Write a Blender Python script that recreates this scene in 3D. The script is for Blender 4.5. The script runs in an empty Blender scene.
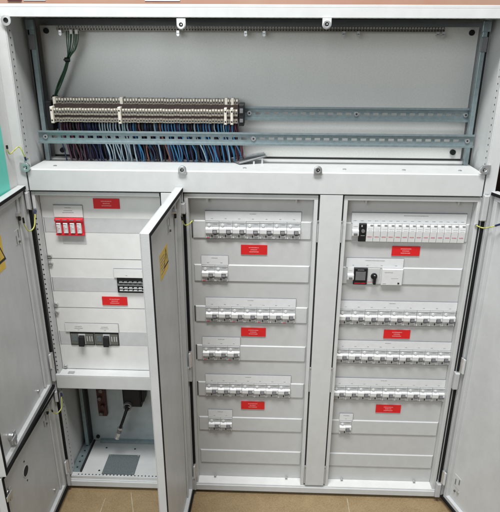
import bpy, math, random
from mathutils import Vector, Matrix
random.seed(7)
S = bpy.context.scene
COL = S.collection
PI = math.pi

# ------------------------------------------------------------------ materials
def mat(name, col, rough=.5, metal=0., noise=.04, nscale=30., bump=0., bscale=900., spec=.5, coat=0., col2=None, smudge=0.):
    m = bpy.data.materials.new(name); m.use_nodes = True
    nt = m.node_tree; N = nt.nodes; L = nt.links
    b = N['Principled BSDF']
    b.inputs['Roughness'].default_value = rough
    b.inputs['Metallic'].default_value = metal
    b.inputs['Specular IOR Level'].default_value = spec
    b.inputs['Coat Weight'].default_value = coat
    tc = N.new('ShaderNodeTexCoord')
    nz = N.new('ShaderNodeTexNoise'); nz.inputs['Scale'].default_value = nscale; nz.inputs['Detail'].default_value = 6
    L.new(tc.outputs['Object'], nz.inputs['Vector'])
    rp = N.new('ShaderNodeValToRGB')
    c = Vector(col)
    d = Vector(col2) if col2 else c*(1-noise*2)
    rp.color_ramp.elements[0].color = (*d, 1); rp.color_ramp.elements[0].position = .3
    rp.color_ramp.elements[1].color = (*(c*(1+noise) if not col2 else c), 1); rp.color_ramp.elements[1].position = .7
    L.new(nz.outputs['Fac'], rp.inputs['Fac'])
    out = rp.outputs['Color']
    if smudge > 0:
        n2 = N.new('ShaderNodeTexNoise'); n2.inputs['Scale'].default_value = 7; n2.inputs['Detail'].default_value = 8; n2.inputs['Roughness'].default_value = .7
        mp = N.new('ShaderNodeMapping'); mp.inputs['Scale'].default_value = (1.6, 1.6, .6)
        L.new(tc.outputs['Object'], mp.inputs['Vector']); L.new(mp.outputs['Vector'], n2.inputs['Vector'])
        r2 = N.new('ShaderNodeMapRange'); r2.inputs['From Min'].default_value = .45; r2.inputs['From Max'].default_value = .75
        r2.inputs['To Min'].default_value = 1; r2.inputs['To Max'].default_value = 1-smudge
        L.new(n2.outputs['Fac'], r2.inputs['Value'])
        vm = N.new('ShaderNodeVectorMath'); vm.operation = 'SCALE'
        L.new(out, vm.inputs[0]); L.new(r2.outputs['Result'], vm.inputs['Scale'])
        out = vm.outputs['Vector']
        r3 = N.new('ShaderNodeMapRange'); r3.inputs['To Min'].default_value = rough-.08; r3.inputs['To Max'].default_value = rough+.1
        L.new(n2.outputs['Fac'], r3.inputs['Value']); L.new(r3.outputs['Result'], b.inputs['Roughness'])
    L.new(out, b.inputs['Base Color'])
    if bump > 0:
        nb = N.new('ShaderNodeTexNoise'); nb.inputs['Scale'].default_value = bscale; nb.inputs['Detail'].default_value = 2
        L.new(tc.outputs['Object'], nb.inputs['Vector'])
        bp = N.new('ShaderNodeBump'); bp.inputs['Strength'].default_value = bump; bp.inputs['Distance'].default_value = .0004
        L.new(nb.outputs['Fac'], bp.inputs['Height']); L.new(bp.outputs['Normal'], b.inputs['Normal'])
    return m

M = {}
M['paint']  = mat('powder_coat_grey', (.56,.57,.565), .42, 0, .02, 40, .35, 700, smudge=.07)
M['door']   = mat('powder_coat_door', (.55,.56,.56), .40, 0, .02, 30, .5, 600, smudge=.13)
M['cover']  = mat('cover_plate_grey', (.50,.505,.50), .45, 0, .02, 40, .3, 700, smudge=.07)
M['blank']  = mat('blanking_strip_grey', (.51,.52,.515), .5, 0, .02, 60)
M['white']  = mat('cover_plate_white', (.68,.68,.665), .45, 0, .02, 40, .3, 700, smudge=.05)
M['greyst'] = mat('recess_strip_grey', (.43,.435,.44), .5, 0, .03, 60)
M['plate']  = mat('mounting_plate', (.64,.645,.62), .36, .05, .035, 300, .15, 900, smudge=.05)
M['plate2'] = mat('galvanised_plate', (.36,.405,.41), .38, .2, .06, 40, .4, 300, smudge=.10)
M['recess'] = mat('recess_strip_pale', (.50,.505,.505), .5, 0, .03, 60)
M['oldgrey'] = mat('dark_grey_switch', (.12,.125,.105), .45, 0, .08, 90)
M['galv']   = mat('galvanised_steel', (.27,.335,.35), .34, .55, .07, 120, .2, 260, smudge=.06)
M['zinc']   = mat('zinc_steel', (.62,.63,.63), .3, .8, .08, 120)
M['gap']    = mat('terminal_gap_brown', (.030,.016,.012), .7, 0, .2, 300)
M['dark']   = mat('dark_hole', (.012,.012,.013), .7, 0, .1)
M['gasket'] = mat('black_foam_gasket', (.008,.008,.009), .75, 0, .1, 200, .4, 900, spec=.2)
M['plast']  = mat('white_plastic', (.62,.625,.62), .35, 0, .02, 100)
M['plastg'] = mat('light_grey_plastic', (.45,.46,.465), .4, 0, .03, 100)
M['toggle'] = mat('dark_toggle_plastic', (.14,.14,.145), .35, 0, .05, 200)
M['black']  = mat('black_plastic', (.010,.010,.011), .5, 0, .1, 100, spec=.3)
M['card']   = mat('label_card', (.66,.67,.675), .55, 0, .02, 100)
M['ink']    = mat('grey_ink', (.20,.20,.21), .8, 0, .05)
M['red']    = mat('red_label', (.62,.012,.015), .4, 0, .04, 60)
M['redp']   = mat('red_plastic', (.62,.012,.025), .4, 0, .05, 90)
M['pink']   = mat('red_print', (.55,.10,.13), .6, 0, .05)
M['wprint'] = mat('white_print', (.70,.28,.28), .6, 0, .05)
M['yellow'] = mat('yellow_sticker', (.72,.47,.02), .45, 0, .05, 40)
M['term']   = mat('terminal_beige', (.27,.245,.20), .4, .15, .14, 400)
M['termw']  = mat('end_stop_and_highlight', (.62,.58,.50), .5, 0, .06, 200)
M['brass']  = mat('nickel_bar', (.17,.155,.13), .4, .5, .15, 300)
M['copper'] = mat('copper_brown', (.075,.028,.024), .45, .3, .2, 300)
M['teal']   = mat('teal_sheet', (.15,.70,.58), .5, 0, .03, 20)
M['filter'] = mat('filter_grey', (.12,.145,.15), .7, 0, .15, 350, .6, 600)
M['green']  = mat('green_sleeve', (.010,.060,.028), .45, 0, .1, 200)
M['yg']     = None
WC = dict(purple=(.09,.035,.07), maroon=(.09,.02,.03), pale=(.36,.46,.52), navy=(.015,.025,.085), blue=(.045,.21,.40), brown=(.24,.10,.08), black=(.012,.012,.016), red=(.16,.02,.03))
for k, c in WC.items(): M['w_'+k] = mat('wire_'+k, c, .4, 0, .08, 200)

def mat_stripe():
    m = bpy.data.materials.new('yellow_green_wire'); m.use_nodes = True
    nt = m.node_tree; b = nt.nodes['Principled BSDF']; b.inputs['Roughness'].default_value = .4
    tc = nt.nodes.new('ShaderNodeTexCoord'); w = nt.nodes.new('ShaderNodeTexWave'); w.inputs['Scale'].default_value = 50; w.inputs['Distortion'].default_value = 0
    r = nt.nodes.new('ShaderNodeValToRGB'); r.color_ramp.interpolation = 'CONSTANT'
    r.color_ramp.elements[0].color = (.55,.54,.12,1); r.color_ramp.elements[1].color = (.33,.42,.10,1); r.color_ramp.elements[1].position = .68
    nt.links.new(tc.outputs['Object'], w.inputs['Vector']); nt.links.new(w.outputs['Fac'], r.inputs['Fac']); nt.links.new(r.outputs['Color'], b.inputs['Base Color'])
    return m
M['yg'] = mat_stripe()

# ------------------------------------------------------------------ mesh builder
class MB:
    def __init__(s): s.v = []; s.f = []; s.mi = []; s.mats = []
    def m(s, k):
        k = M[k]
        if k not in s.mats: s.mats.append(k)
        return s.mats.index(k)
    def add(s, vs, fs, k):
        o = len(s.v); s.v += [tuple(v) for v in vs]; i = s.m(k)
        for f in fs: s.f.append([a+o for a in f]); s.mi.append(i)
    def box(s, x0, x1, y0, y1, z0, z1, k):
        vs = [(x,y,z) for z in (z0,z1) for y in (y0,y1) for x in (x0,x1)]
        s.add(vs, [(0,2,3,1),(4,5,7,6),(0,1,5,4),(2,6,7,3),(0,4,6,2),(1,3,7,5)], k); return s
    def cbox(s, x0, x1, y0, y1, z0, z1, k, c=.001):       # front edges (towards -y) chamfered
        vs = [(x,y1,z) for z in (z0,z1) for x in (x0,x1)] + [(x,y0+c,z) for z in (z0,z1) for x in (x0,x1)] + \
             [(x,y0,z) for z in (z0+c,z1-c) for x in (x0+c,x1-c)]
        fs = [(0,2,3,1)]
        for a in (0,4):
            fs += [(a,a+1,a+5,a+4),(a+1,a+3,a+7,a+5),(a+3,a+2,a+6,a+7),(a+2,a,a+4,a+6)]
        fs += [(8,9,11,10)]
        s.add(vs, fs, k); return s
    def prism(s, prof, x0, x1, k):                        # prof: (y,z) ccw seen from -x, extruded along x
        n = len(prof)
        vs = [(x0,y,z) for y,z in prof]+[(x1,y,z) for y,z in prof]
        fs = [[i,(i+1)%n,(i+1)%n+n,i+n] for i in range(n)]+[list(range(n))[::-1], list(range(n,2*n))]
        s.add(vs, fs, k); return s
    def poly(s, pts, y0, y1, k):                          # outline in xz extruded along y
        n = len(pts)
        vs = [(x,y0,z) for x,z in pts]+[(x,y1,z) for x,z in pts]
        fs = [[i,i+n,(i+1)%n+n,(i+1)%n] for i in range(n)]+[list(range(n)), list(range(n,2*n))[::-1]]
        s.add(vs, fs, k); return s
    def cyl(s, c, r, h, k, axis='y', n=14, r2=None):      # from c, extends -h along the axis
        r2 = r if r2 is None else r2
        vs = []
        for j, rr in ((0,r),(1,r2)):
            for i in range(n):
                a = 2*PI*i/n; p, q = rr*math.cos(a), rr*math.sin(a)
                if axis == 'y': vs.append((c[0]+p, c[1]-h*j, c[2]+q))
                elif axis == 'x': vs.append((c[0]-h*j, c[1]+p, c[2]+q))
                else: vs.append((c[0]+p, c[1]+q, c[2]-h*j))
        fs = [[i,(i+1)%n,(i+1)%n+n,i+n] for i in range(n)]+[list(range(n)), list(range(n,2*n))[::-1]]
        s.add(vs, fs, k); return s
    def ring(s, c, r0, r1, h, k, n=20, axis='y'):
        vs = []
        for rr, dd in ((r1,0),(r1,h),(r0,h),(r0,0)):
            for i in range(n):
                a = 2*PI*i/n; p, q = rr*math.cos(a), rr*math.sin(a)
                vs.append((c[0]+p, c[1]-dd, c[2]+q) if axis == 'y' else (c[0]-dd, c[1]+p, c[2]+q))
        fs = []
        for j in range(4):
            for i in range(n):
                fs.append([j*n+i, j*n+(i+1)%n, ((j+1)%4)*n+(i+1)%n, ((j+1)%4)*n+i])
        s.add(vs, fs, k); return s
    def tube(s, pts, r, k, n=8):
        pts = [Vector(p) for p in pts]
        vs = []; up = Vector((.3,.2,1)).normalized()
        for i, p in enumerate(pts):
            t = (pts[min(i+1,len(pts)-1)]-pts[max(i-1,0)]).normalized()
            u = t.cross(up)
            if u.length < 1e-3: u = t.cross(Vector((1,0,0)))
            u.normalize(); w = t.cross(u)
            rr = r[i] if isinstance(r,(list,tuple)) else r
            for j in range(n):
                a = 2*PI*j/n; vs.append(p+u*rr*math.cos(a)+w*rr*math.sin(a))
        fs = []
        for i in range(len(pts)-1):
            for j in range(n):
                fs.append([i*n+j, i*n+(j+1)%n, (i+1)*n+(j+1)%n, (i+1)*n+j])
        fs += [list(range(n))[::-1], [(len(pts)-1)*n+j for j in range(n)]]
        s.add(vs, fs, k); return s
    def holes(s, pts, r, normal, k='dark', off=.0004, n=8):   # small punched holes: dark discs
        for p in pts:
            vs = []
            for i in range(n):
                a = 2*PI*i/n; u, w = r*math.cos(a), r*math.sin(a)
                if normal[0]: vs.append((p[0]+normal[0]*off, p[1]+u, p[2]+w))
                elif normal[1]: vs.append((p[0]+u, p[1]+normal[1]*off, p[2]+w))
                else: vs.append((p[0]+u, p[1]+w, p[2]+normal[2]*off))
            s.add(vs, [list(range(n))], k)
        return s
    def text(s, xc, z, y, w, h=.0012, k='ink'):             # illegible print: a run of short strokes
        x = xc-w/2
        while x < xc+w/2:
            l = random.uniform(.0008,.0022); l = min(l, xc+w/2-x)
            if l > .0004: s.box(x, x+l, y-.0002, y, z-h/2*random.uniform(.6,1), z+h/2*random.uniform(.6,1), k)
            x += l+.0005
        return s
    def build(s, name, parent=None, bevel=0., smooth=False, origin=None):
        me = bpy.data.meshes.new(name)
        if origin is not None:
            o_ = Vector(origin); vv = [tuple(Vector(v)-o_) for v in s.v]
        else: vv = s.v
        me.from_pydata(vv, [], s.f); me.update()
        for m_ in s.mats: me.materials.append(m_)
        me.polygons.foreach_set('material_index', s.mi)
        import bmesh
        bm = bmesh.new(); bm.from_mesh(me); bmesh.ops.recalc_face_normals(bm, faces=bm.faces[:]); bm.to_mesh(me); bm.free()
        if smooth: me.polygons.foreach_set('use_smooth', [True]*len(me.polygons))
        o = bpy.data.objects.new(name, me); COL.objects.link(o)
        if origin is not None: o.location = origin
        if parent: o.parent = parent
        if bevel > 0:
            b = o.modifiers.new('bevel', 'BEVEL'); b.width = bevel; b.segments = 2; b.limit_method = 'ANGLE'; b.angle_limit = math.radians(50)
        return o

def tag(o, label=None, cat=None, group=None, kind=None):
    if label: o['label'] = label
    if cat: o['category'] = cat
    if group: o['group'] = group
    if kind: o['kind'] = kind
    return o
def empty(name, loc=(0,0,0), parent=None):
    o = bpy.data.objects.new(name, None); o.empty_display_size = .05; COL.objects.link(o); o.location = loc
    if parent: o.parent = parent
    return o
def bez(pts, n=8):                                          # Catmull-Rom through points
    P = [Vector(p) for p in pts]; P = [P[0]*2-P[1]]+P+[P[-1]*2-P[-2]]
    out = []
    for i in range(1, len(P)-2):
        for j in range(n):
            t = j/n; a,b,c,d = P[i-1:i+3]
            out.append(.5*((2*b)+(c-a)*t+(2*a-5*b+4*c-d)*t*t+(3*b-a-3*c+d)*t**3))
    out.append(P[-2]); return out
ORD = ['first','second','third','fourth','fifth','sixth','seventh','eighth','ninth','tenth','eleventh','twelfth','thirteenth','fourteenth','fifteenth','sixteenth']

# ------------------------------------------------------------------ setting
def floor():
    m = bpy.data.materials.new('floor_tile'); m.use_nodes = True
    nt = m.node_tree; N = nt.nodes; L = nt.links; b = N['Principled BSDF']; b.inputs['Roughness'].default_value = .55
    tc = N.new('ShaderNodeTexCoord')
    n1 = N.new('ShaderNodeTexNoise'); n1.inputs['Scale'].default_value = 9; n1.inputs['Detail'].default_value = 9; n1.inputs['Roughness'].default_value = .7
    n2 = N.new('ShaderNodeTexNoise'); n2.inputs['Scale'].default_value = 260; n2.inputs['Detail'].default_value = 4
    mx = N.new('ShaderNodeMath'); mx.operation = 'ADD'; h = N.new('ShaderNodeMath'); h.operation = 'MULTIPLY'; h.inputs[1].default_value = .5
    r = N.new('ShaderNodeValToRGB')
    r.color_ramp.elements[0].color = (.215,.15,.075,1); r.color_ramp.elements[0].position = .36
    r.color_ramp.elements[1].color = (.33,.24,.13,1); r.color_ramp.elements[1].position = .64
    L.new(tc.outputs['Object'], n1.inputs['Vector']); L.new(tc.outputs['Object'], n2.inputs['Vector'])
    L.new(n1.outputs['Fac'], mx.inputs[0]); L.new(n2.outputs['Fac'], mx.inputs[1]); L.new(mx.outputs[0], h.inputs[0])
    L.new(h.outputs[0], r.inputs['Fac']); L.new(r.outputs['Color'], b.inputs['Base Color'])
    n1.inputs['Distortion'].default_value = 1.2
    rr = N.new('ShaderNodeMapRange'); rr.inputs['To Min'].default_value = .3; rr.inputs['To Max'].default_value = .65; L.new(n1.outputs['Fac'], rr.inputs['Value']); L.new(rr.outputs['Result'], b.inputs['Roughness'])
    bp = N.new('ShaderNodeBump'); bp.inputs['Strength'].default_value = .15; bp.inputs['Distance'].default_value = .001
    L.new(n2.outputs['Fac'], bp.inputs['Height']); L.new(bp.outputs['Normal'], b.inputs['Normal'])
    M['floor'] = m
    M['joint'] = mat('tile_joint', (.42,.35,.24), .8, 0, .1, 80)
    fb = MB().box(-2,2,-2.5,.9,-.05,-.012,'floor')
    for (xa,ya,xb,yb,w) in ((-.330,-.008,-.300,-.10,.0013),(-.395,-.03,-.395,-.12,.0010),(.262,-.005,.262,-.35,.0013)):
        fb.add([(xa-w,ya,-.0112),(xa+w,ya,-.0112),(xb+w,yb,-.0112),(xb-w,yb,-.0112)], [(0,3,2,1)], 'joint')
    tag(fb.build('floor'), kind='structure')
    M['wall'] = mat('terracotta_wall', (.38,.20,.135), .8, 0, .08, 5, .3, 300, col2=(.42,.28,.21))
    tag(MB().box(-2,2,.5,.55,-.05,2.4,'wall').build('wall'), kind='structure')
floor()
M['maroon'] = mat('maroon_paint', (.10,.02,.035), .6)
M['lilac']  = mat('pale_paper', (.70,.66,.72), .7)
w = MB(); w.box(-.7040,-.6650,.4950,.4995,1.2505,1.32,'maroon'); w.box(-.699,-.670,.494,.495,1.30,1.315,'dark')
tag(w.build('wall_box', bevel=.002), 'small dark maroon box on the wall above the cabinet top', 'box')
w = MB(); w.box(-.6590,-.5970,.4975,.4995,1.2510,1.33,'lilac'); tag(w.build('paper_note'), 'small pale lilac paper on the wall beside the maroon box', 'paper')
w = MB(); w.box(-.318,-.220,.4975,.4995,1.2510,1.34,'lilac'); tag(w.build('paper_note'), 'wider pale paper on the wall above the upper cabinet opening', 'paper')
w = MB(); w.box(.565,.95,.06,.45,-.011,.99,'black')
for i in range(12): w.box(.57,.94,.052,.06,.12+i*.07,.145+i*.07,'toggle')
w.box(.59,.80,.045,.052,.905,.915,'zinc')
tag(w.build('equipment_rack', bevel=.002), 'black ribbed equipment rack standing behind the right edge of the cabinet', 'rack')

# ------------------------------------------------------------------ cabinet
ZT, ZL, ZS, ZB = 1.2135, .8365, .8845, .0
cab = empty('electrical_cabinet', (0,.09,-.012))
tag(cab, 'large light grey metal distribution cabinet with its doors standing open', 'cabinet')
cab_off = Vector((0,.09,-.012))
def part(mb, name, parent=None, **k):
    o = mb.build(name, None, **k)
    p = parent or cab
    o.parent = p
    o.location = Vector(o.location) - world_of(p)
    return o
WORLD = {cab.name: cab_off.copy()}
def world_of(p):
    q = p; v = Vector((0,0,0))
    while q is not None: v += Vector(q.location); q = q.parent
    return v

# side walls with the front stile
for sx in (-1,1):
    b = MB()
    x0,x1 = (.5025,.52)
    def X(a,c): return (a,c) if sx>0 else (-c,-a)
    b.box(*X(.5025,.52), .004,.19, .0,ZT-.001,'paint')            # wall
    b.box(*X(.4975,.521), 0,.004, ZL,ZT-.0235,'paint')             # upper front stile
    b.box(*X(.5,.521), 0,.004, .0,ZL,'paint')                      # lower front stile
    b.box(*X(.4955,.4975), .001,.026, ZS,1.188,'paint')            # perforated return flange
    zz = ZS+.02
    while zz < 1.18:
        b.holes([(sx*.4955,.014,zz)], .0019, (-sx,0,0)); zz += .0137
    part(b, 'side_wall', bevel=.0006)
b = MB()   # roof and top rail
b.box(-.521,.521,0,.19,1.2075,ZT,'paint')
b.box(-.521,.521,0,.004,1.1900,1.2075,'paint')
b.box(-.497,.497,.004,.030,1.1900,1.1912,'paint')
b.holes([(x*.0128,.012,1.19) for x in range(-38,39)], .0026, (0,0,-1))
part(b, 'roof', bevel=.0012)
b = MB()   # back wall
b.box(-.5025,.5025,.172,.178,0,1.2070,'paint')
part(b, 'back_wall')
# black strip standing in for the shadow under the roof
b = MB(); b.box(-.49,.49,.060,.170,1.1935,1.206,'gasket'); part(b,'roof_shade_strip')
# mounting plate behind the upper opening
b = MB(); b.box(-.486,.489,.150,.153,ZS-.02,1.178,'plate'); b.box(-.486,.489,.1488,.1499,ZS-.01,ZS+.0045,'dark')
b.cyl((-.472,.150,1.167),.0062,.003,'black'); b.cyl((.474,.150,1.167),.0062,.003,'black')
b.cyl((-.466,.150,.900),.006,.006,'black'); b.cyl((.468,.150,.905),.0065,.006,'black')
part(b,'mounting_plate')
# uprights
for sx in (-1,1):
    b = MB()
    def X(a,c): return (a,c) if sx>0 else (-c,-a)
    b.box(*X(.4795,.4895),.096,.108,ZS,1.19,'galv')
    b.box(*X(.4895,.4995),.112,.118,ZS,1.19,'dark')
    b.box(*X(.478,.491),.092,.0955,1.128,1.158,'toggle')
    b.box(*X(.476,.4935),.090,.0955,1.168,1.189,'galv')
    part(b,'upright',bevel=.0008)
# DIN rails with real slots
def rail(x0,x1,y,z0,z1,name,gap0=.03):
    b = MB(); zc=(z0+z1)/2; sh=.0028
    b.box(x0,x1,y-.0065,y-.0055,z1-.0045,z1,'galv'); b.box(x0,x1,y-.0065,y-.0055,z0,z0+.0045,'galv')
    b.box(x0,x1,y-.0055,y,z1-.0045,z1-.0035,'galv'); b.box(x0,x1,y-.0055,y,z0+.0035,z0+.0045,'galv')
    zt=z1-.0046; zb=z0+.0046
    b.box(x0,x1,y,y+.001,zc+sh,zt,'galv'); b.box(x0,x1,y,y+.001,zb,zc-sh,'galv')
    x=x0; pitch=.0205; sl=.0125
    nx = x0+gap0
    while nx+sl < x1-.02:
        b.box(x,nx,y,y+.001,zc-sh,zc+sh,'galv'); x=nx+sl; nx+=pitch
    b.box(x,x1,y,y+.001,zc-sh,zc+sh,'galv')
    for q in (x0+.016,(x0+x1)/2+.0,x1-.014):
        b.cyl((q,y-.0002,zc),.0052,.0028,'zinc',n=12); b.holes([(q,y-.003,zc)],.0022,(0,-1,0))
    return part(b,name)
rail(-.029,.4885,.116,.9795,1.010,'mounting_rail')
rail(-.490,.486,.076,.929,.958,'mounting_rail')
# ledge between the upper and the lower compartments
b = MB()
b.prism([(0,ZL+.0005),(0,ZS-.0015),(.0012,ZS),(.004,ZS+.0006),(.006,ZS),(.1485,ZS),(.1485,ZS-.004),(.012,ZS-.004),(.012,ZL+.0005)],-.4945,.4945,'paint')
for x in (-.445,-.16,-.02,.20,.33,.452):
    b.cyl((x,.035,ZS+.0018),.0042,.0018,'zinc','z',n=10)
part(b,'ledge',bevel=.0008)
# fixing tabs (eyelets)
def tab(x,z,up,plate=True,r=.0088):
    b = MB()
    if plate:
        n=14
        pts=[(x+r*math.cos(a),z+(r*math.sin(a))*(1 if up else -1)) for a in [PI*i/n for i in range(n+1)]]
        base = z-.010 if up else z+.0115
        pts += [(x-r,base),(x+r,base)]
        if not up: pts = pts[::-1]
        b.poly(pts,-.005,-.0005,'zinc' if up else 'paint')
    b.ring((x,-.0050,z),.0040,r*.86,.0022,'zinc'); b.cyl((x,-.0052,z),.0040,.0008,'dark'); b.cyl((x+.0005,-.0060,z+.0003),.0016,.0014,'zinc',n=8)
    part(b,'fixing_tab',bevel=.0004)
tab(.1413,1.178,False); tab(-.1437,1.1762,False)
tab(-.1533,.888,True); tab(.1385,.891,True)
for (x,z) in ((-.4915,1.183),(.4965,1.183)):
    b=MB(); b.ring((x,-.0005,z),.0052,.0100,.005,'zinc'); b.cyl((x,-.0006,z),.0052,.001,'dark'); part(b,'fixing_tab')
for (x,z,s) in ((-.4945,.8895,-1),(.4890,.896,1)):
    b=MB(); b.box(min(x,x+s*.0125),max(x,x+s*.0125),-.0045,-.0003,z-.0095,z+.0100,'zinc'); b.ring((x,-.0006,z),.0042,.0098,.0062,'zinc'); b.cyl((x,-.0007,z),.0042,.003,'dark'); b.cyl((x,-.0035,z),.002,.002,'zinc',n=8); part(b,'fixing_tab',bevel=.0005)

# columns between sections
for (xa,xb) in ((-.2035,-.1575),(.1468,.1962)):
    b=MB(); b.box(xa,xb,.0,.030,.0255,ZL-.0015,'paint'); b.box(xa-.0035,xa-.0002,.006,.0295,.0255,ZL-.0015,'dark'); b.box(xb+.0002,xb+.0035,.006,.0295,.0255,ZL-.0015,'dark')
    for (za,zb) in ((.725,.775),(.03,.088),(.325,.395)):
        for xs,xe in ((xa-.0032,xa-.0006),(xb+.0006,xb+.0032)):
            b.box(xs,xe,.001,.006,za,zb,'greyst'); b.cyl(((xs+xe)/2,.001,zb),.0022,.002,'zinc',n=8)
    part(b,'column',bevel=.0005)
# section surrounds (frame strips and bottom shelves)
def surround(xa,xb,z0):
    b=MB(); y0=.006
    w=.0085
    b.prism([(y0,ZL-.014),(y0,ZL-.004),(.03,ZL-.004),(.03,ZL-.014)],xa,xb,'paint')
    b.box(xa,xa+w,y0,.0295,z0,ZL-.014,'paint'); b.box(xb-w,xb,y0,.0295,z0,ZL-.014,'paint')
    return b
b=surround(-.1535,.1432,.020); b.prism([(.004,.0205),(.004,.0185),(.03,.0185),(.03,.0215)],-.145,.1347,'white'); part(b,'section_surround',bevel=.0007)
b=surround(.2000,.4985,.020); b.prism([(.004,.0205),(.004,.0185),(.03,.0185),(.03,.0215)],.2085,.490,'white'); part(b,'section_surround',bevel=.0007)
b=MB(); b.box(-.4955,-.4885,.006,.0295,.32,ZL-.004,'paint'); b.box(-.4885,-.208,.006,.0295,ZL-.012,ZL-.004,'paint')
b.holes([(-.492,.006,.37+i*.0125) for i in range(34)],.0018,(0,-1,0)); part(b,'section_surround',bevel=.0007)
# bottom rail of the whole front
b=MB(); b.box(-.5215,.5215,-.0006,.006,-.001,.0165,'paint'); b.box(-.519,.519,.003,.012,.0165,.0195,'paint'); b.box(-.5215,.5215,.006,.19,-.0010,.0030,'paint')
part(b,'bottom_rail',bevel=.001)
b=MB(); b.box(-.50,.50,.012,.18,-.0118,-.0012,'black'); part(b,'plinth')
# hinge-side gasket strips seen as black lines
b=MB()
for z0,z1,xa,xb in ((.40,.792,-.5010,-.4955),(.06,.315,-.5005,-.4955)): b.box(xa,xb,-.006,-.0007,z0,z1,'gasket')
part(b,'door_seal')
b=MB(); b.box(-.1555,-.1500,-.006,.0055,.056,.79,'gasket'); part(b,'door_seal')
b=MB(); b.box(.5010,.5070,-.006,-.0007,.056,.782,'gasket'); b.box(.4988,.5005,.0005,.006,.056,.82,'dark'); part(b,'door_seal')

for xa,xb,zs in ((.4955,.5085,((.784,.842),(.349,.397),(.006,.052))),(-.1600,-.1495,((.790,.815),(.354,.397),(.006,.050))),(-.5040,-.4955,((.795,.835),(.345,.385),(.283,.315),(.008,.052)))):
    for za,zb in zs:
        b=MB(); b.cbox(xa,xb,-.0120,-.0008,za,zb,'greyst',.0025); b.cyl(((xa+xb)/2,-.005,zb+.002),.0036,.003,'zinc','z',n=12); part(b,'hinge_block',bevel=.0006)
# ---- cover panels -----------------------------------------------------------
ROWZ = [.7650-.1087*i for i in range(7)]
PY = .030
def cover(xa,xb,z0,z1,k):
    b=MB(); b.box(xa,xb,PY,PY+.003,z0,z1,k); return b
def blank(parent,xa,xb,zt,h=.0440,darkgap=False):
    b=MB(); b.cbox(xa,xb,PY-.0028,PY-.0003,zt-h,zt,'blank',.0022)
    if darkgap: b.box(xa-.0024,xa-.0004,PY-.0012,PY-.0003,zt-h+.001,zt-.001,'dark')
    part(b,'blanking_strip',parent)
def screw(parent,x,z,r=.0036,y=PY,name='screw'):
    b=MB(); b.cyl((x,y-.0003,z),r,.0045,'zinc',n=12,r2=r*.8); b.box(x-r*.7,x+r*.7,y-.0052,y-.0048,z-.0005,z+.0005,'dark'); part(b,name,parent)
def label_strip(parent,xa,xb,zt,zb,n,head=.5,k='card',y=PY,hw=.015):
    b=MB(); b.box(xa,xb,y-.0038,y-.0003,zb,zt,k)
    b.box(xa-.0004,xb+.0004,y-.0030,y-.0004,zt,zt+.0011,'ink')
    b.box(xa-.0008,xa,y-.0026,y-.0004,zb,zt,'greyst'); b.box(xb,xb+.0008,y-.0026,y-.0004,zb,zt,'greyst')
    b.text(xa+(xb-xa)*head, zt-.0055, y-.0038, hw, .0015)
    w=(xb-xa)/max(n,1)
    for i in range(n): b.text(xa+w*(i+.5), zb+.0055, y-.0038, .0045 if w>.02 else .007, .0014)
    part(b,'label_strip',parent)
def red_label(parent,x,z,w=.061,h=.0235,y=PY):
    b=MB(); b.box(x,x+w,y-.0022,y-.0003,z-h,z,'red')
    for i,(ww) in enumerate((.024,.016,.022)): b.text(x+w/2, z-.0065-.0052*i, y-.0022, ww, .0024, 'wprint')
    part(b,'red_label',parent)
def hook(parent,x):
    b=MB(); b.box(x-.0028,x+.0028,.014,.0295,ZL-.0205,ZL-.0145,'zinc'); b.box(x-.0015,x+.0015,.013,.0145,ZL-.0245,ZL-.0145,'cover'); part(b,'hook',parent)

PM = part(cover(-.1450,.1347,.0215,ZL-.0145,'cover'),'cover_panel')
PR = part(cover(.2085,.4900,.0215,ZL-.0145,'cover'),'cover_panel')
for i,z in enumerate(ROWZ):
    blank(PM,-.1395 if i!=5 else -.1405,.1335,z,darkgap=i in(0,2,3,4))
    blank(PR,.2095,.4888,z)
for x in (-.1001,.0963): screw(PM,x,.0255,y=.026)
for x in (.2485,.4459): screw(PR,x,.0255,y=.026)
for x in (-.103,.0955): hook(PM,x)
for x in (.2495,.452): hook(PR,x)
mid = [(0,7,-.1090),(1,2,-.1208),(2,7,-.1135),(3,3,-.1240),(4,7,-.1188),(5,2,-.1140)]
UW=.0310
for r,n,x0 in mid:
    z=ROWZ[r]; label_strip(PM,x0-.0005,x0+n*UW+.0005,z+.0225,z-.0005,n)
for r in (0,2,4): red_label(PM,-.0283,ROWZ[r]-.0585)
rgt = [(2,9,.2092,UW),(3,9,.2085,.0313),(4,9,.2080,.0314)]
for r,n,x0,u in rgt:
    z=ROWZ[r]; label_strip(PR,x0,min(x0+n*u+.0005,.4896),z+.0215,z-.0005,n,head=.45)
z=ROWZ[0]; label_strip(PR,.2228,.4795,z+.0235,z-.0005,16,head=.56,hw=.055)
z=ROWZ[1]; label_strip(PR,.2181,.3500,z+.0225,z-.0005,4,hw=.045)
z=ROWZ[5]; label_strip(PR,.2300,.2645,z+.0205,z-.0005,1)
red_label(PR,.3207,.7095,.0640); red_label(PR,.3222,.4915,.0640); red_label(PR,.3222,.2715,.0640)

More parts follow.
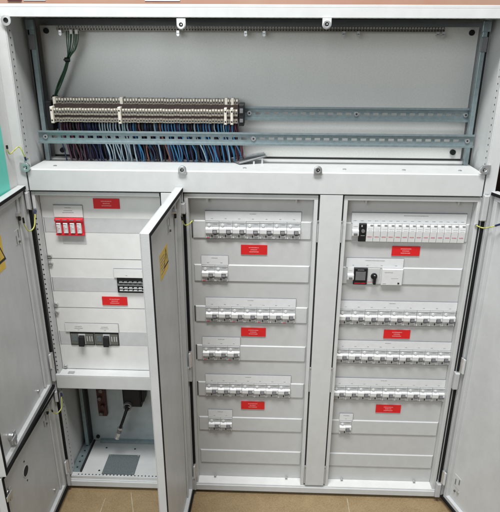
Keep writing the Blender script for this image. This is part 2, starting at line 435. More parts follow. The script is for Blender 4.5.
# left section: three white cover plates with grey recess strips
def left_cover(z0,z1,sz,sh,x0=-.488):
    p = part(cover(x0,-.2085,z0,z1,'white'),'cover_panel')
    b=MB(); b.box(x0+.003,-.2095,PY-.0006,PY-.0001,sz-sh,sz,'recess'); b.box(x0+.003,x0+.0042,PY-.0012,PY-.0001,sz-sh,sz,'ink'); part(b,'blanking_strip',p)
    return p
PL1=left_cover(.6645,ZL-.0145,.7660,.0355); PL2=left_cover(.5350,.6625,.6155,.0360); PL3=left_cover(.3590,.5330,.4690,.0380)
red_label(PL1,-.3650,.8130,.0600,.0238); red_label(PL2,-.3675,.5665,.0615,.0225)
for p,x,zz in ((PL1,-.4820,.6705),(PL2,-.4820,.6510),(PL2,-.4830,.5430),(PL3,-.4835,.5210),(PL3,-.4800,.3665)): screw(p,x,zz,.0052)
label_strip(PL1,-.4580,-.3915,.7960,.7680,0,k='white'); label_strip(PL2,-.3320,-.2120,.6405,.6185,2,head=.62,k='white'); label_strip(PL3,-.4670,-.3340,.4920,.4690,2,k='white',hw=.0001)
for x in (-.4335,-.3680):
    b=MB(); b.text(x,.4835,PY-.0038,.017,.0016); b.text(x,.4790,PY-.0038,.021,.0014); part(b,'print_mark',PL3)
b=MB(); b.text(-.4250,.7835,PY-.0038,.020,.0016); b.text(-.4250,.7790,PY-.0038,.026,.0014); part(b,'print_mark',PL1)
b=MB(); b.box(-.4460,-.3910,PY-.0007,PY-.0001,.7020,.7230,'blank'); part(b,'print_patch',PL1)

# middle shelf under the left section and the open bottom compartment
b=MB(); b.box(-.4975,-.2045,.0,.004,.3185,.3560,'paint'); b.box(-.4975,-.2045,.0,.0295,.3560,.3585,'paint')
b.box(-.468,-.452,.006,.016,.3586,.3605,'zinc')
part(b,'shelf_beam',bevel=.0012)
b=MB(); b.box(-.4975,-.2045,.006,.150,.0255,.0290,'paint'); b.box(-.4975,-.2045,.006,.0075,.0196,.0255,'paint')
b.holes([(-.478+i*.0098,.012,.0290) for i in range(28)],.0020,(0,0,1)); b.holes([(-.425,.028,.0290),(-.345,.118,.029),(-.43,.12,.029)],.003,(0,0,1))
b.box(-.4985,-.4760,.020,.150,.0292,.0370,'galv'); b.box(-.4760,-.4715,.020,.150,.0291,.0330,'dark')
b.holes([(-.4865,.030+i*.022,.0372) for i in range(6)],.0030,(0,0,1),off=.0003)
part(b,'compartment_floor',bevel=.0005)
b=MB(); b.box(-.4140,-.3240,.014,.090,.0294,.0318,'filter')
for q,w_ in ((-.410,.018),(-.328,.018),(-.410,.086),(-.328,.086)): b.cyl((q,w_,.0332),.0026,.0014,'zinc','z',n=8)
part(b,'gland_plate')
b=MB(); b.box(-.4950,-.2045,.150,.153,.0295,.3180,'plate2'); b.box(-.455,-.2045,.140,.1495,.0310,.0385,'galv'); b.cyl((-.462,.150,.046),.0055,.004,'black'); part(b,'compartment_back')
b=MB(); b.box(-.4905,-.4815,.118,.130,.0380,.318,'galv'); b.box(-.4800,-.4770,.128,.149,.0380,.318,'dark'); part(b,'upright',bevel=.0006)
b=MB(); b.box(-.5022,-.4960,.008,.034,.031,.318,'paint'); b.holes([(-.4960,.020,.045+i*.0135) for i in range(20)],.0020,(1,0,0)); part(b,'perforated_strip')
b=MB(); b.box(-.2045,-.2005,.031,.150,.0295,.318,'paint'); part(b,'partition')
b=MB(); b.box(-.449,-.424,.137,.1495,.128,.262,'copper')
for i in range(5): b.cyl((-.4365+(.003 if i%2 else -.003),.137,.140+i*.0265),.0062,.009,'brass' if i in(0,2,3) else 'copper',n=8)
part(b,'busbar',bevel=.002)

# ---- earth bar at the top ---------------------------------------------------
b=MB(); b.box(-.440,.407,.124,.131,1.1675,1.1780,'brass')
x=-.436
while x<.404:
    b.cyl((x,.124,1.1750),.0019,.0024,'greyst',n=6); b.holes([(x+.0032,.124,1.1702)],.0017,(0,-1,0)); x+=.0064
for x in (-.430,-.170,-.022,.018,.190,.222,.392,.404):
    b.box(x-.003,x+.003,.118,.134,1.162,1.1680,'zinc'); b.cyl((x,.122,1.160),.0034,.004,'zinc',n=8)
tag(b.build('earth_bar',origin=(0,.128,1.167)),'long nickel earth bar with rows of screws under the roof','earth bar')

# ---- terminal strip ---------------------------------------------------------
TX0,TX1=-.449,-.037; NT=64; tp=(TX1-TX0)/NT
ts=empty('terminal_strip',(-.245,.12,.972)); tag(ts,'long beige row of stacked screw terminals on the rear rail','terminal strip')
b=MB(); t=tp*.86
prof=[(.118,.977),(.070,.977),(.070,.986),(.0850,.9865),(.0850,.9915),(.072,.992),(.072,1.0065),(.092,1.007),(.092,1.0150),(.094,1.0155),(.094,1.0265),(.118,1.0265)]
b.prism(prof,-t/2,t/2,'term')
b.box(-t/2-.0006,t/2+.0006,.0740,.1175,.9867,.9913,'gap'); b.box(-t/2-.0006,t/2+.0006,.0800,.1175,1.0072,1.0150,'gap')
for (yy,zz,rr) in ((.070,.9812,.0019),(.072,.9985,.0022),(.094,1.0185,.0018)): b.holes([(0,yy,zz)],rr,(0,-1,0),k='dark',off=.0003)
b.box(-t*.34,t*.34,.0932,.0945,1.0215,1.0262,'termw')  # pale strips here and below paint highlights onto the teeth tops
b.box(-t*.38,t*.38,.0712,.0722,1.0030,1.0063,'termw')
t0=b.build('terminal',ts); 
for i in range(NT):
    o = t0 if i==0 else t0.copy()
    if i: COL.objects.link(o); o.parent=ts
    o.location=Vector((TX0+tp*(i+.5),random.uniform(-.0006,.0006),random.uniform(-.0005,.0005)))-Vector(ts.location)
for (x,w_,k) in ((-.4505,.0065,'termw'),(-.2990,.0070,'termw'),(-.0640,.0060,'termw'),(-.0500,.0060,'termw')):
    b=MB(); b.cbox(-w_/2,w_/2,.0650,.118,.9745,1.0105,k,.0015); b.box(-w_/2,w_/2,.090,.118,1.0105,1.0290,k); b.holes([(0,.065,.981),(0,.065,1.003)],.002,(0,-1,0))
    o=b.build('end_stop',ts,bevel=.0005); o.location=Vector((x,0,0))-Vector(ts.location)
b=MB(); b.cbox(-.0345,-.0230,.066,.118,.972,1.018,'black',.0015); b.box(-.0325,-.0250,.0625,.066,1.000,1.010,'toggle'); b.box(-.0325,-.0250,.0625,.066,.980,.988,'toggle'); o=b.build('end_block',ts,bevel=.001); o.location=-Vector(ts.location)
b=MB(); b.box(-.470,-.4575,.085,.125,.955,1.020,'black'); o=b.build('end_block',ts,bevel=.002); o.location=-Vector(ts.location)

# ---- wires under the terminals ----------------------------------------------
wh=empty('wire_harness',(-.245,.1,.9)); tag(wh,'dense curtain of blue, grey, brown and black wires below the terminals','wires')
def wcol(x):
    f=(x+.455)/.42
    if f<.22: return random.choice(['purple','maroon','navy','black','purple','purple'])
    if f<.42: return random.choice(['pale','pale','pale','pale','navy','black'])
    if f<.68: return random.choice(['blue','navy','brown','pale','blue','black','blue'])
    if f<.93: return random.choice(['blue','navy','blue','blue','black','pale'])
    return random.choice(['maroon','red','blue','maroon'])
def wire(x,y,dx,r,col,b):
    j=lambda a: random.uniform(-a*1.8,a*1.8)
    pts=bez([(x,y+.006,.982),(x+j(.001),y,.962),(x+dx*.35+j(.002),y+j(.003)+.004,.935),(x+dx*.75+j(.002),y+.008+j(.003),.905),(x+dx+j(.002),y+.012,.874)],4)
    b.tube(pts,r,'w_'+col,6)
for i in range(62):
    x=-.449+.409*(i+.5)/62; b=MB(); wire(x,.088,.010+.012*(i/62)+random.uniform(-.006,.007),random.uniform(.0014,.0018),wcol(x),b); b.build('wire',wh,smooth=True,origin=(x,.1,.92)).location=Vector((x,.1,.92))-Vector(wh.location)
for i in range(34):
    x=-.447+.405*(i+.5)/34; b=MB(); wire(x,.100,.012+random.uniform(-.004,.006),.0019,wcol(x) if random.random()<.4 else random.choice(['black','navy','purple']),b); b.build('wire',wh,smooth=True,origin=(x,.1,.92)).location=Vector((x,.1,.92))-Vector(wh.location)
b=MB()  # added dark wires stand in for the shadow behind the harness
for i in range(110):
    x=-.450+.410*(i+.5)/110; wire(x,.114+random.uniform(-.003,.003),.014,.0026,random.choice(['black','navy','black','purple']),b)
o=b.build('shadow_fill_wires',wh,smooth=True); o.location=-Vector(wh.location); o['kind']='stuff'

# green bundle
cb=empty('cable_bundle',(-.40,.125,1.16)); tag(cb,'dark green cable bundle hanging from the earth bar to the terminals','cable')
for i in range(8):
    u=(i-3.5)/3.5
    p=[(-.4010+u*.0125,.117,1.166),(-.4025+u*.0130,.114,1.146),(-.4065+u*.0095,.112,1.128),(-.4150+u*.0035,.112,1.112),(-.4260+u*.0045,.112,1.085),(-.4400+u*.0045,.110,1.056),(-.4530+u*.0030,.108,1.030),(-.4610+u*.0030,.108,1.005),(-.4630+u*.003,.108,.95)]
    b=MB(); p=[(q[0]+random.uniform(-.0012,.0012)*(1 if 0<k<8 else 0),q[1]+random.uniform(-.002,.002),q[2]) for k,q in enumerate(p)]; b.tube(bez(p,5),.0011,'green',6); o=b.build('wire',cb,smooth=True); o.location=-Vector(cb.location)
for (x,z) in ((-.4175,1.107),(-.4545,1.027)):
    b=MB(); b.cyl((x+.005,.110,z),.005,.010,'black','x',n=12); b.box(x-.006,x+.006,.103,.107,z-.002,z+.002,'black'); o=b.build('cable_tie',cb); o.location=-Vector(cb.location)
for x in (-.404,-.392):
    b=MB(); b.cbox(x-.0035,x+.0035,.112,.123,1.1600,1.1695,'plast'); o=b.build('ferrule',cb); o.location=-Vector(cb.location)

# loose metal bracket on the ledge
b=MB()
A,B_,C_,D_=Vector((-.064,.124,ZS+.0015)),Vector((.022,.126,ZS+.0160)),Vector((.028,.085,ZS+.0160)),Vector((-.034,.071,ZS+.0015))
tk=Vector((0,0,.002))
b.add([A,B_,C_,D_,A+tk,B_+tk,C_+tk,D_+tk],[(0,1,2,3),(4,7,6,5),(0,4,5,1),(1,5,6,2),(2,6,7,3),(3,7,4,0)],'toggle')
def strip(P,Q,w,k,up=.0022):
    P=P+Vector((0,0,up)); Q=Q+Vector((0,0,up)); n=Vector((0,w,0))
    b.add([P,Q,Q+n,P+n,P+tk,Q+tk,Q+n+tk,P+n+tk],[(0,1,2,3),(4,7,6,5),(0,4,5,1),(1,5,6,2),(2,6,7,3),(3,7,4,0)],k)
strip(A.lerp(B_,.02),B_,-.005,'zinc'); strip(D_,C_,.004,'zinc'); strip(D_.lerp(A,.5),C_.lerp(B_,.5),.004,'galv')
b.box(-.0030,.001,.080,.084,ZS,ZS+.007,'zinc'); b.box(.016,.020,.086,.090,ZS,ZS+.0128,'zinc')
tag(b.build('metal_bracket',origin=(-.015,.1,ZS)),'loose dark metal bracket lying tilted on the white ledge','bracket')

# device in the bottom compartment
dv=empty('limit_switch',(-.337,.13,.19)); tag(dv,'black box with rod and metal socket on the bottom compartment back','switch')
def sub(b,n,p,**k):
    o=b.build(n,p,**k); o.location=Vector(o.location)-world_of(p); return o
b=MB(); b.cbox(-.364,-.312,.104,.1495,.186,.262,'black',.004); b.box(-.314,-.305,.112,.146,.200,.26,'black'); sub(b,'housing',dv,bevel=.0015)
b=MB(); b.ring((-.350,.104,.193),.0085,.0125,.008,'toggle'); sub(b,'gland',dv)
b=MB(); b.tube(bez([(-.350,.098,.193),(-.354,.086,.180),(-.361,.080,.160),(-.3690,.078,.138)],5),.0042,'black',8); sub(b,'rod',dv,smooth=True)
b=MB(); b.tube([(-.3690,.078,.138),(-.3705,.0775,.133)],.0078,'zinc',8); b.tube([(-.3705,.0775,.133),(-.3745,.076,.122)],.0058,'toggle',8); b.tube([(-.3745,.076,.122),(-.3755,.076,.119)],.0072,'zinc',6); b.tube([(-.3755,.076,.119),(-.380,.075,.106)],.0058,'zinc',8); b.tube([(-.380,.075,.106),(-.3815,.0745,.1025)],.0070,'zinc',8)
sub(b,'socket',dv)

# ------------------------------------------------------------------ breakers
def breaker_meshes(W):
    """two-pole breaker, local: x centred, z=0 at its top, y=0 at the cover face"""
    t=bpy.data.objects; w=W/2-.00035
    b=MB()
    b.prism([(0,-.0005),(-.0035,-.0005),(-.0040,-.0135),(0,-.0135)],-w,w,'plastg')            # sloped head
    b.box(-w,w,-.0046,-.0036,-.0022,-.0008,'plast')
    b.prism([(0,-.0135),(-.0042,-.0135),(-.0090,-.0175),(-.0090,-.0265),(-.0060,-.0300),(0,-.0300)],-w,-.0002+w*.05,'plast')   # nose
    b.prism([(0,-.0135),(-.0042,-.0135),(-.0085,-.0160),(-.0085,-.0195),(-.0050,-.0200),(0,-.0200)],w*.05,w,'plast')
    b.prism([(0,-.0200),(-.0030,-.0200),(-.0030,-.0320),(0,-.0320)],w*.05,w,'plastg')
    b.box(w*.72,w,-.0090,-.0030,-.0255,-.0200,'plast')
    b.prism([(0,-.0300),(-.0045,-.0300),(-.0036,-.0410),(0,-.0410)],-w,w,'plastg')            # foot
    for sx in (-.62,.62): b.cyl((w*sx,-.0035,-.0355),.0024,.0014,'greyst',n=10)
    b.box(-w*.15,w*.0,-.0052,-.0040,-.0375,-.0325,'dark')
    b.box(-w*.95,-w*.55,-.0055,-.0043,-.0330,-.0315,'plast'); b.box(w*.3,w*.85,-.0058,-.0043,-.0345,-.0325,'plast')
    b.box(-.0003,.0003,-.0043,-.0036,-.0130,-.0010,'greyst'); b.box(-w*.98,-w*.80,-.0048,-.0040,-.0400,-.0340,'plast'); b.box(w*.86,w*.98,-.0048,-.0040,-.0400,-.0340,'plast'); b.box(-w,w,-.0030,-.0004,-.0424,-.0412,'toggle')
    b.text(w*.45,-.0060,-.0040,w*.6,.0012,'ink')
    body=b
    g=MB(); g.prism([(-.0032,-.0205),(-.0118,-.0212),(-.0132,-.0250),(-.0118,-.0285),(-.0032,-.0295)],w*.12,w*.68,'toggle'); g.prism([(-.0032,-.0297),(-.0085,-.0290),(-.0085,-.0310),(-.0032,-.0325)],w*.18,w*.62,'dark')
    n=MB(); n.cyl((-w*.50,-.0038,-.0092),.0036,.0022,'plast',n=14,r2=.0030)
    r=MB(); r.box(-w*.92,-w*.45,-.0050,-.0040,-.0395,-.0375,'pink')
    return body,g,n,r
ob,og,on_,orr=breaker_meshes(UW)
PB=empty('circuit_breaker',(0,0,0)); ob.build('body',PB,bevel=.0004); og.build('toggle',PB,bevel=.0005); on_.build('test_button',PB); RB=orr.build('red_mark',PB)
first=[True]
def put_breaker(x,z,label,group,u=UW,red=True):
    if first[0]: o=PB; first[0]=False
    else:
        o=PB.copy(); COL.objects.link(o)
        for ch in list(PB.children):
            if ch.name.startswith('red_mark') and not red: continue
            c=ch.copy(); COL.objects.link(c); c.parent=o
    o.location=(x+random.uniform(-.00015,.00015),PY-.001-random.uniform(0,.0006),z+random.uniform(-.0003,.0003)); o.scale=(u/UW,1,1); o.rotation_euler=(random.uniform(-.012,.012),0,random.uniform(-.012,.012))
    tag(o,label,'circuit breaker',group)
for r,n,x0 in mid:
    for i in range(n):
        nm=ORD[i]
        lab=f'white two-pole breaker, {nm} from left in {ORD[r]} row of middle panel'
        if i==n-1 and n>2: lab=f'white two-pole breaker at right end of {ORD[r]} row of middle panel'
        put_breaker(x0+UW*(i+.5),ROWZ[r]-.0012,lab,'breakers of the middle panel',red=(i==0 and r==0) or (r in(1,2,3) and i%2==0))
for r,n,x0,u in rgt:
    for i in range(n):
        lab=f'white two-pole breaker, {ORD[i]} from left in {ORD[r]} row of right panel'
        if i==n-1: lab=f'white two-pole breaker at right end of {ORD[r]} row of right panel'
        put_breaker(x0+u*(i+.5),ROWZ[r]-.0012,lab,'breakers of the right panel',u,red=False)
put_breaker(.2465,ROWZ[5]-.0012,'single white breaker alone in the sixth row of right panel','breakers of the right panel',red=False)

# fuse-type singles in the top row of the right panel
def slim(label,x,z,kind,w=.0158):
    o=empty('fuse_holder' if kind=='fuse' else 'switch_module',(x,PY-.001,z)); h=w/2-.0004
    if kind=='fuse':
        b=MB(); b.prism([(0,0),(-.0065,0),(-.0085,-.004),(-.0105,-.016),(-.0085,-.041),(0,-.0425)],-h,h,'plast'); b.text(.0005,-.0105,-.0096,h*1.4,.0012); b.text(.0005,-.0145,-.0103,h*1.2,.001)
        b.build('body',o,bevel=.0005)
        MB().box(0,h*.85,-.0095,-.0068,-.0035,-.0012,'ink').build('indicator',o)
        b=MB(); b.text(0,-.0290,-.0098,h*1.3,.0018,'pink'); b.build('red_print',o)
    return o
for i in range(14):
    pos=f'{ORD[i]} slim white fuse holder after the black module in the top right row'
    if i==13: pos='slim white fuse holder at the right end of the top right row'
    o=slim(pos,.2565+.01585*(i+.5)+.0006,ROWZ[0]-.0015,'fuse'); tag(o,pos,'fuse holder','slim fuse holders of the top right row')
def single(x,z,label):
    o=empty('circuit_breaker',(x,PY-.001,z)); h=.0074
    b=MB(); b.prism([(0,0),(-.0050,0),(-.0060,-.0135),(-.0115,-.0165),(-.0115,-.0270),(-.0060,-.0320),(0,-.0320)],-h,h,'plast'); b.text(0,-.007,-.0056,h*1.3,.0012); b.box(-h,h,-.003,0,-.041,-.032,'plastg'); b.build('body',o,bevel=.0006)
    b=MB(); b.prism([(-.0112,-.0205),(-.0150,-.0215),(-.0150,-.0255),(-.0112,-.0262)],-h*.55,h*.55,'toggle'); b.build('toggle',o,bevel=.0004)
    tag(o,label,'circuit breaker')
single(.2325,ROWZ[0]-.001,'narrow white breaker at the left end of the top right row')
single(.2290,ROWZ[1]-.001,'narrow white breaker left of the black display in the second right row')
o=empty('relay_module',(.2486,PY-.001,ROWZ[0]-.001)); b=MB(); b.cbox(-.0080,.0080,-.0075,0,-.0425,0,'black',.001); b.build('body',o)
b=MB(); b.cyl((.001,-.0075,-.0165),.0042,.003,'toggle',n=12); b.box(-.0035,-.0010,-.0083,-.0075,-.007,-.003,'plastg'); b.text(.001,-.028,-.0076,.009,.0012,'greyst'); b.build('knob',o)
tag(o,'narrow black module with a knob in the top right row','module')
z1=ROWZ[1]-.001
o=empty('display_module',(.2525,PY-.001,z1)); b=MB(); b.cbox(-.0158,.0158,-.0075,0,-.0415,0,'black',.001); b.build('body',o)
b=MB(); b.box(-.0115,.0115,-.0082,-.0076,-.0300,-.0080,'toggle'); b.build('screen',o)
b=MB(); b.text(0,-.0375,-.0077,.026,.003,'redp'); b.text(0,-.004,-.0077,.015,.0012,'greyst'); b.build('red_print',o)
tag(o,'black square display module in the second row of the right panel','display')
o=empty('key_switch',(.2835,PY-.001,z1)); b=MB(); b.cbox(-.0147,.0147,-.0030,0,-.0415,-.0010,'blank',.0008); b.text(-.007,-.0360,-.0032,.011,.0018,'pink'); b.build('base',o)
b=MB(); b.cyl((.001,-.0030,-.0205),.0078,.0050,'black',n=20,r2=.0070); b.box(-.0015,.0045,-.0150,-.0050,-.0380,-.0170,'black'); b.cyl((.0015,-.008,-.0190),.0030,.0014,'plast',n=10); b.build('knob',o,bevel=.0008)
tag(o,'grey module with black rotary key knob beside the display','switch')
o=empty('meter_module',(.3262,PY-.001,z1)); b=MB(); b.cbox(-.0243,.0243,-.0085,0,-.0415,-.0005,'plast',.0012); b.build('body',o)
b=MB(); b.text(-.009,-.0085,-.0086,.019,.0030,'greyst'); b.text(.006,-.0235,-.0086,.016,.0018,'greyst'); b.text(-.017,-.0375,-.0086,.007,.0015,'ink'); b.build('print',o)
b=MB(); b.box(.0135,.0175,-.0098,-.0086,-.0375,-.0340,'dark'); b.build('button',o)
tag(o,'wide white meter module at the right of the key switch','meter')

# left section devices
o=empty('surge_protector',(-.4241,PY-.001,.7665)); W=.0655
b=MB(); b.cbox(-W/2,W/2,-.0060,0,-.0415,0,'redp',.001); b.box(-W/2,W/2,-.0105,-.006,-.0070,-.0015,'redp'); b.box(-W/2,W/2,-.0090,-.006,-.0412,-.0370,'redp'); b.build('body',o,bevel=.0006)
for i in range(4):
    b=MB(); x=-.0239+i*.0158; b.cbox(x-.0050,x+.0050,-.0115,-.0061,-.0350,-.0110,'plast',.0008); b.text(x-.001,-.0130,-.0116,.007,.0022,'ink'); b.box(x-.004,x-.001,-.0118,-.0115,-.0300,-.0180,'greyst'); b.text(x+.0015,-.0235,-.0116,.004,.0015,'pink'); b.build('cartridge',o)
    b=MB(); b.box(x-.005,x+.005,-.0112,-.0106,-.0040,-.0022,'ink'); b.build('slot',o)
tag(o,'red surge protector with four white cartridges, upper left panel','surge protector')
o=empty('isolator_switch',(-.2700,PY-.001,.6175)); 
b=MB(); b.box(-.0560,.0560,-.0030,0,-.0385,0,'black'); b.box(-.0560,.0560,-.0060,-.0030,-.0190,-.0150,'toggle')
for zz in (-.0085,-.0235,-.0300):
    for k in range(9): b.box(-.050+k*.0115,-.0425+k*.0115,-.0075,-.0030,zz-.0022,zz+.0008,'greyst' if zz<-.01 else 'toggle')
    b.text(0,zz-.0012,-.0076,.10,.0016,'card')
b.build('body',o,bevel=.0004)
tag(o,'black switch block with pale print, partly behind the open middle door','switch')
for k,(xc,side) in enumerate(((-.4275,'left'),(-.3655,'right'))):
    o=empty('main_switch',(xc,PY-.001,.4665)); 
    b=MB(); b.box(-.0305,.0305,-.0006,0,-.0365,0,'dark'); b.box(-.0285,-.0085,-.0026,-.0006,-.0330,-.0045,'oldgrey'); b.box(.0085,.0285,-.0026,-.0006,-.0330,-.0045,'oldgrey'); b.box(-.0085,.0085,-.0032,-.0006,-.0330,-.0045,'greyst')
    for q in (.013,.0195,.025): b.box(q-.0012,q+.0012,-.0031,-.0026,-.024,-.010,'greyst')
    b.box(-.0245,-.0125,-.0030,-.0026,-.024,-.008,'filter')
    b.build('body',o,bevel=.0004)
    b=MB(); b.prism([(-.0030,-.0070),(-.0100,-.0085),(-.0145,-.0290),(-.0125,-.0350),(-.0030,-.0310)],-.0070,.0070,'black'); b.build('toggle',o,bevel=.0012)
    tag(o,f'grey main switch with black toggle, {side} of the two in the lowest left panel','switch')

# ------------------------------------------------------------------ doors
def door(hx,hy,ang,w,z0,z1,label,extras,plain=False):
    """hinge at (hx,hy); closed the door lies along +x (or -x when mirrored); inner face +y"""
    d=empty('door',(0,0,0),cab); d.location=Vector((hx,hy,z0))-cab_off; d.rotation_euler=(0,0,ang); d['label']=label
    H=z1-z0; T=.0165; b=MB()
    b.box(0,w,-T,-T+.0015,0,H,'door')                                  # skin
    b.box(0,.0015,-T+.0015,0,0,H,'door'); b.box(w-.0015,w,-T+.0015,0,0,H,'door')
    b.box(.0015,w-.0015,-T+.0015,0,0,.0015,'door'); b.box(.0015,w-.0015,-T+.0015,0,H-.0015,H,'door')
    i0,i1=.0075,.0185                                                   # raised frame inside the seal
    for (a,c,e,f) in ((i0,w-i0,i0,i1),(i0,w-i0,H-i1,H-i0),(i0,i1,i1,H-i1),(w-i1,w-i0,i1,H-i1)):
        b.box(a,c,-T+.0015,-.0035,e,f,'door')
    b.box(i1,w-i1,-T+.0015,-.0125,i1,H-i1,'door')
    if plain:
        b=MB(); b.box(0,w,-T,-.0005,0,H,'white')
    leaf=b.build('leaf',d,bevel=.0008)
    g=MB(); a,c=.0016,.0074
    g.box(a,w-a,-T+.0017,.0012,a,c,'gasket'); g.box(a,w-a,-T+.0017,.0012,H-c,H-a,'gasket'); g.box(w-c,w-a,-T+.0017,.0012,c,H-c,'gasket')
    if not plain: g.build('gasket',d)
    IY=-.0125
    for e in extras:
        k=e[0]
        if k=='hinge':
            z=e[1]-z0
            b=MB(); b.box(.004,.012,.0002,.0045,z,z+.040,'paint'); b.cyl((.003,.0035,z+.043),.0042,.043,'zinc','z',n=12); b.build('hinge',d,bevel=.0008)
        if k=='sticker':
            x0,x1,za,zb=e[1:]; za-=z0; zb-=z0
            b=MB(); b.box(x0,x1,IY,IY+.0006,za,zb,'yellow')
            # hazard triangle with a bolt
            cx=x0+(x1-x0)*.25; cz=(za+zb)/2+.002; h=(zb-za)*.40
            def tri(s,y,kk): 
                pts=[(cx-s,cz-s*.75),(cx+s,cz-s*.75),(cx,cz+s)]; b.poly(pts,y,y+.0002,kk)
            tri(h,IY+.0007,'dark'); tri(h*.72,IY+.00095,'yellow')
            b.poly([(cx-.0012,cz+h*.45),(cx+.0016,cz+h*.45),(cx+.0006,cz+h*.05),(cx+.0022,cz+h*.05),(cx-.0014,cz-h*.48),(cx-.0002,cz-h*.08),(cx-.0020,cz-h*.08)],IY+.0012,IY+.0014,'dark')
            ox=x0+(x1-x0)*.70
            for q in range(6):
                zz=za+(zb-za)*(.2+.12*q); b.box(ox-.016,ox+.016*random.uniform(.5,1),IY+.0007,IY+.0009,zz-.0008,zz+.0008,'ink')
            b.build('warning_sticker',d)
        if k=='slots':
            x,z=e[1],e[2]-z0
            b=MB(); b.box(x-.011,x+.011,IY,IY+.001,z-.016,z+.016,'door'); b.box(x-.009,x-.0055,IY+.0011,IY+.0014,z-.004,z+.014,'toggle'); b.box(x+.004,x+.0075,IY+.0011,IY+.0014,z-.014,z+.004,'toggle'); b.cyl((x-.006,IY+.004,z-.0125),.0026,.003,'brass',n=8)
            b.build('slotted_plate',d,bevel=.0003)
        if k=='stud':
            x,z=e[1],e[2]-z0; b=MB(); b.cyl((x,IY+.009,z),.0052,.009,'zinc',n=10,r2=.0062); b.box(x-.003,x+.003,IY+.004,IY+.008,z-.014,z-.003,'black'); b.build('earth_stud',d)
        if k=='bolt':
            x,z=e[1],e[2]-z0; b=MB(); b.cyl((x,IY+.004,z),.0035,.004,'zinc',n=10); b.build('bolt',d)
        if k=='rib':
            x=e[1]; b=MB(); b.box(x,x+.010,IY,IY+.004,.02,H-.02,'door'); b.build('stiffener',d,bevel=.0015)
        if k=='hole':
            x,z=e[1],e[2]-z0; b=MB(); b.ring((x,IY+.0012,z),.0125,.0145,.0012,'door'); b.cyl((x,IY+.0008,z),.0125,.0007,'dark',n=24)
            for q in (-.027,.027): b.cyl((x,IY+.0008,z+q),.0022,.0007,'dark',n=8)
            b.build('lock_hole',d)
        if k=='latch':
            x,z=e[1],e[2]-z0; b=MB(); b.cyl((x,IY+.010,z),.0090,.010,'zinc',n=16); b.box(x-.004,x+.004,IY+.010,IY+.013,z-.020,z+.014,'zinc'); b.box(x-.002,x+.022,IY+.013,IY+.0155,z-.006,z+.006,'zinc'); b.build('latch',d,bevel=.001)
        if k=='teal':
            x0,x1,za,zb=e[1:]; b=MB(); b.box(x0,x1,-.0004,.0006,za-z0,zb-z0,'teal'); b.build('teal_sheet',d)
    return d
R=math.radians
# middle door
DM=door(-.1540,-.003,-R(91.7),.312,.002,.849,'door of the middle section seen edge-on with yellow sticker',
    [('hinge',.397),('hinge',.050),('sticker',.128,.198,.712,.765),('slots',.105,.795),('stud',.060,.812),('rib',.040)])
DL=door(-.5020,-.003,-R(87),.312,.325,.849,'upper left door, inner face grey with yellow sticker at the edge',
    [('hinge',.385),('sticker',.132,.217,.708,.780),('slots',.055,.748),('stud',.040,.795),('rib',.025),('latch',.245,.372),('bolt',.075,.365)])
DB=door(-.5020,-.003,-R(89),.312,.002,.319,'small lower left door with a round lock hole',
    [('hinge',.052),('hole',.190,.228),('slots',.060,.266),('stud',.048,.292),('rib',.025),('latch',.288,.262),('bolt',.066,.052)])
# upper door, open on the left with a teal sheet
DU=door(-.5190,.0,-R(90),.45,.8380,1.205,'upper door swung open with teal sheet inside',
    [('teal',.040,.40,.8395,.990)],plain=True)
# right door: built as a mirrored leaf
def door_r():
    w=.325; d=door(.5115,-.003,R(109),w,.002,.849,'wide open right door, plain light grey inner face',[])
    # local +x must run towards -x when closed: flip the children
    for ch in d.children:
        me=ch.data
        for v in me.vertices: v.co.x*=-1
        me.flip_normals()
    z0=.002; IY=-.0125
    for z in (.397,.052):
        b=MB(); z-=z0; b.box(-.012,-.004,.0002,.0045,z,z+.040,'paint'); b.cyl((-.003,.0035,z+.043),.0042,.043,'zinc','z',n=12); b.build('hinge',d,bevel=.0008)
    def slots(x,z,yel=False):
        z-=z0; b=MB(); b.box(x-.012,x+.012,IY,IY+.001,z-.018,z+.018,'door')
        b.box(x-.0095,x-.0060,IY+.0011,IY+.0014,z-.002,z+.014,'toggle'); b.box(x+.004,x+.0075,IY+.0011,IY+.0014,z-.012,z+.006,'toggle'); b.build('slotted_plate',d,bevel=.0003)
        b=MB(); b.cyl((x-.009,IY+.004,z-.026),.0034,.004,'zinc',n=8); b.cyl((x+.003,IY+.0035,z-.031),.0026,.003,'brass',n=8); b.build('bolt',d)
    slots(-.040,.085)
    b=MB(); x,z=-.052,.795-z0; b.cyl((x,IY+.009,z),.0052,.009,'zinc',n=10); b.box(x-.003,x+.003,IY+.004,IY+.008,z-.014,z-.003,'black'); b.build('earth_stud',d)
    return d
DR=door_r()

# earth wires (yellow-green) from frame to doors
def ew(pts,tips=('w_navy','black')):
    b=MB(); q=bez(pts,8); b.tube(q,.0013,'yg',8)
    if tips[0]: b.tube(q[:5],.0023,tips[0],8)
    if tips[1]: b.tube(q[-6:],.0023,tips[1],8)
    b.cyl((q[0][0],q[0][1]+.002,q[0][2]),.0036,.003,'zinc',n=10)
    part(b,'earth_wire',smooth=False)
ew([(-.4900,.003,.792),(-.4895,-.006,.775),(-.4900,-.016,.757),(-.4955,-.030,.752),(-.4990,-.040,.768),(-.4990,-.043,.787)])
ew([(-.4920,-.003,.9050),(-.4930,-.009,.920),(-.4985,-.012,.9350),(-.506,-.020,.9300),(-.513,-.028,.9230),(-.5140,-.034,.9310),(-.5145,-.034,.9420)])
ew([(-.1360,.004,.771),(-.1420,-.010,.768),(-.1480,-.028,.771),(-.1500,-.044,.784),(-.1500,-.055,.800)],(None,'black'))
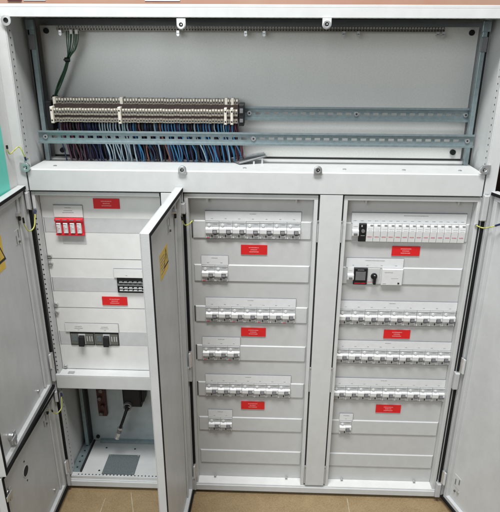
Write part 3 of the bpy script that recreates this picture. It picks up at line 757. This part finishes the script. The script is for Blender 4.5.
ew([(.4940,.004,.770),(.5040,-.010,.769),(.5150,-.028,.778),(.5260,-.046,.790)],(None,'w_navy'))
ew([(-.4900,.003,.303),(-.4885,-.004,.285),(-.4890,-.012,.266),(-.4950,-.028,.262),(-.4975,-.042,.276),(-.4975,-.048,.288)])

# ------------------------------------------------------------------ camera
cd=bpy.data.cameras.new('camera'); cam=bpy.data.objects.new('camera',cd); COL.objects.link(cam); S.camera=cam
cd.sensor_fit='HORIZONTAL'; cd.sensor_width=36; cd.lens=547.8748*36/500; cd.clip_start=.05; cd.clip_end=50
pit,yaw,rol=.3705,-.032,.0053
cp,sp=math.cos(pit),math.sin(pit); cy,sy=math.cos(yaw),math.sin(yaw)
fw=Vector((sy*cp,cy*cp,-sp)); rt=Vector((cy,-sy,0)); up=rt.cross(fw)
r2=math.cos(rol)*rt+math.sin(rol)*up; u2=-math.sin(rol)*rt+math.cos(rol)*up
mw=Matrix((( r2[0],u2[0],-fw[0],.0312),(r2[1],u2[1],-fw[1],-1.1662),(r2[2],u2[2],-fw[2],1.1432),(0,0,0,1)))
cam.matrix_world=mw

# ------------------------------------------------------------------ light
W_=bpy.data.worlds.new('World'); S.world=W_; W_.use_nodes=True
W_.node_tree.nodes['Background'].inputs['Color'].default_value=(.92,.96,1,1); W_.node_tree.nodes['Background'].inputs['Strength'].default_value=.16
def area(name,loc,target,sx,sy_,power,col):
    l=bpy.data.lights.new(name,'AREA'); l.shape='RECTANGLE'; l.size=sx; l.size_y=sy_; l.energy=power; l.color=col
    o=bpy.data.objects.new(name,l); COL.objects.link(o); o.location=loc
    o.rotation_euler=(Vector(target)-Vector(loc)).to_track_quat('-Z','Y').to_euler(); return o
area('ceiling_lamp',(-.1,-.85,2.75),(0,-.1,.6),1.4,.4,80,(.985,.99,.99))
area('window_light',(-1.0,-2.6,1.75),(0,0,.6),1.6,1.2,40,(.90,.96,1))
S.view_settings.view_transform='Standard'; S.view_settings.look='None'; S.view_settings.exposure=0; S.view_settings.gamma=1
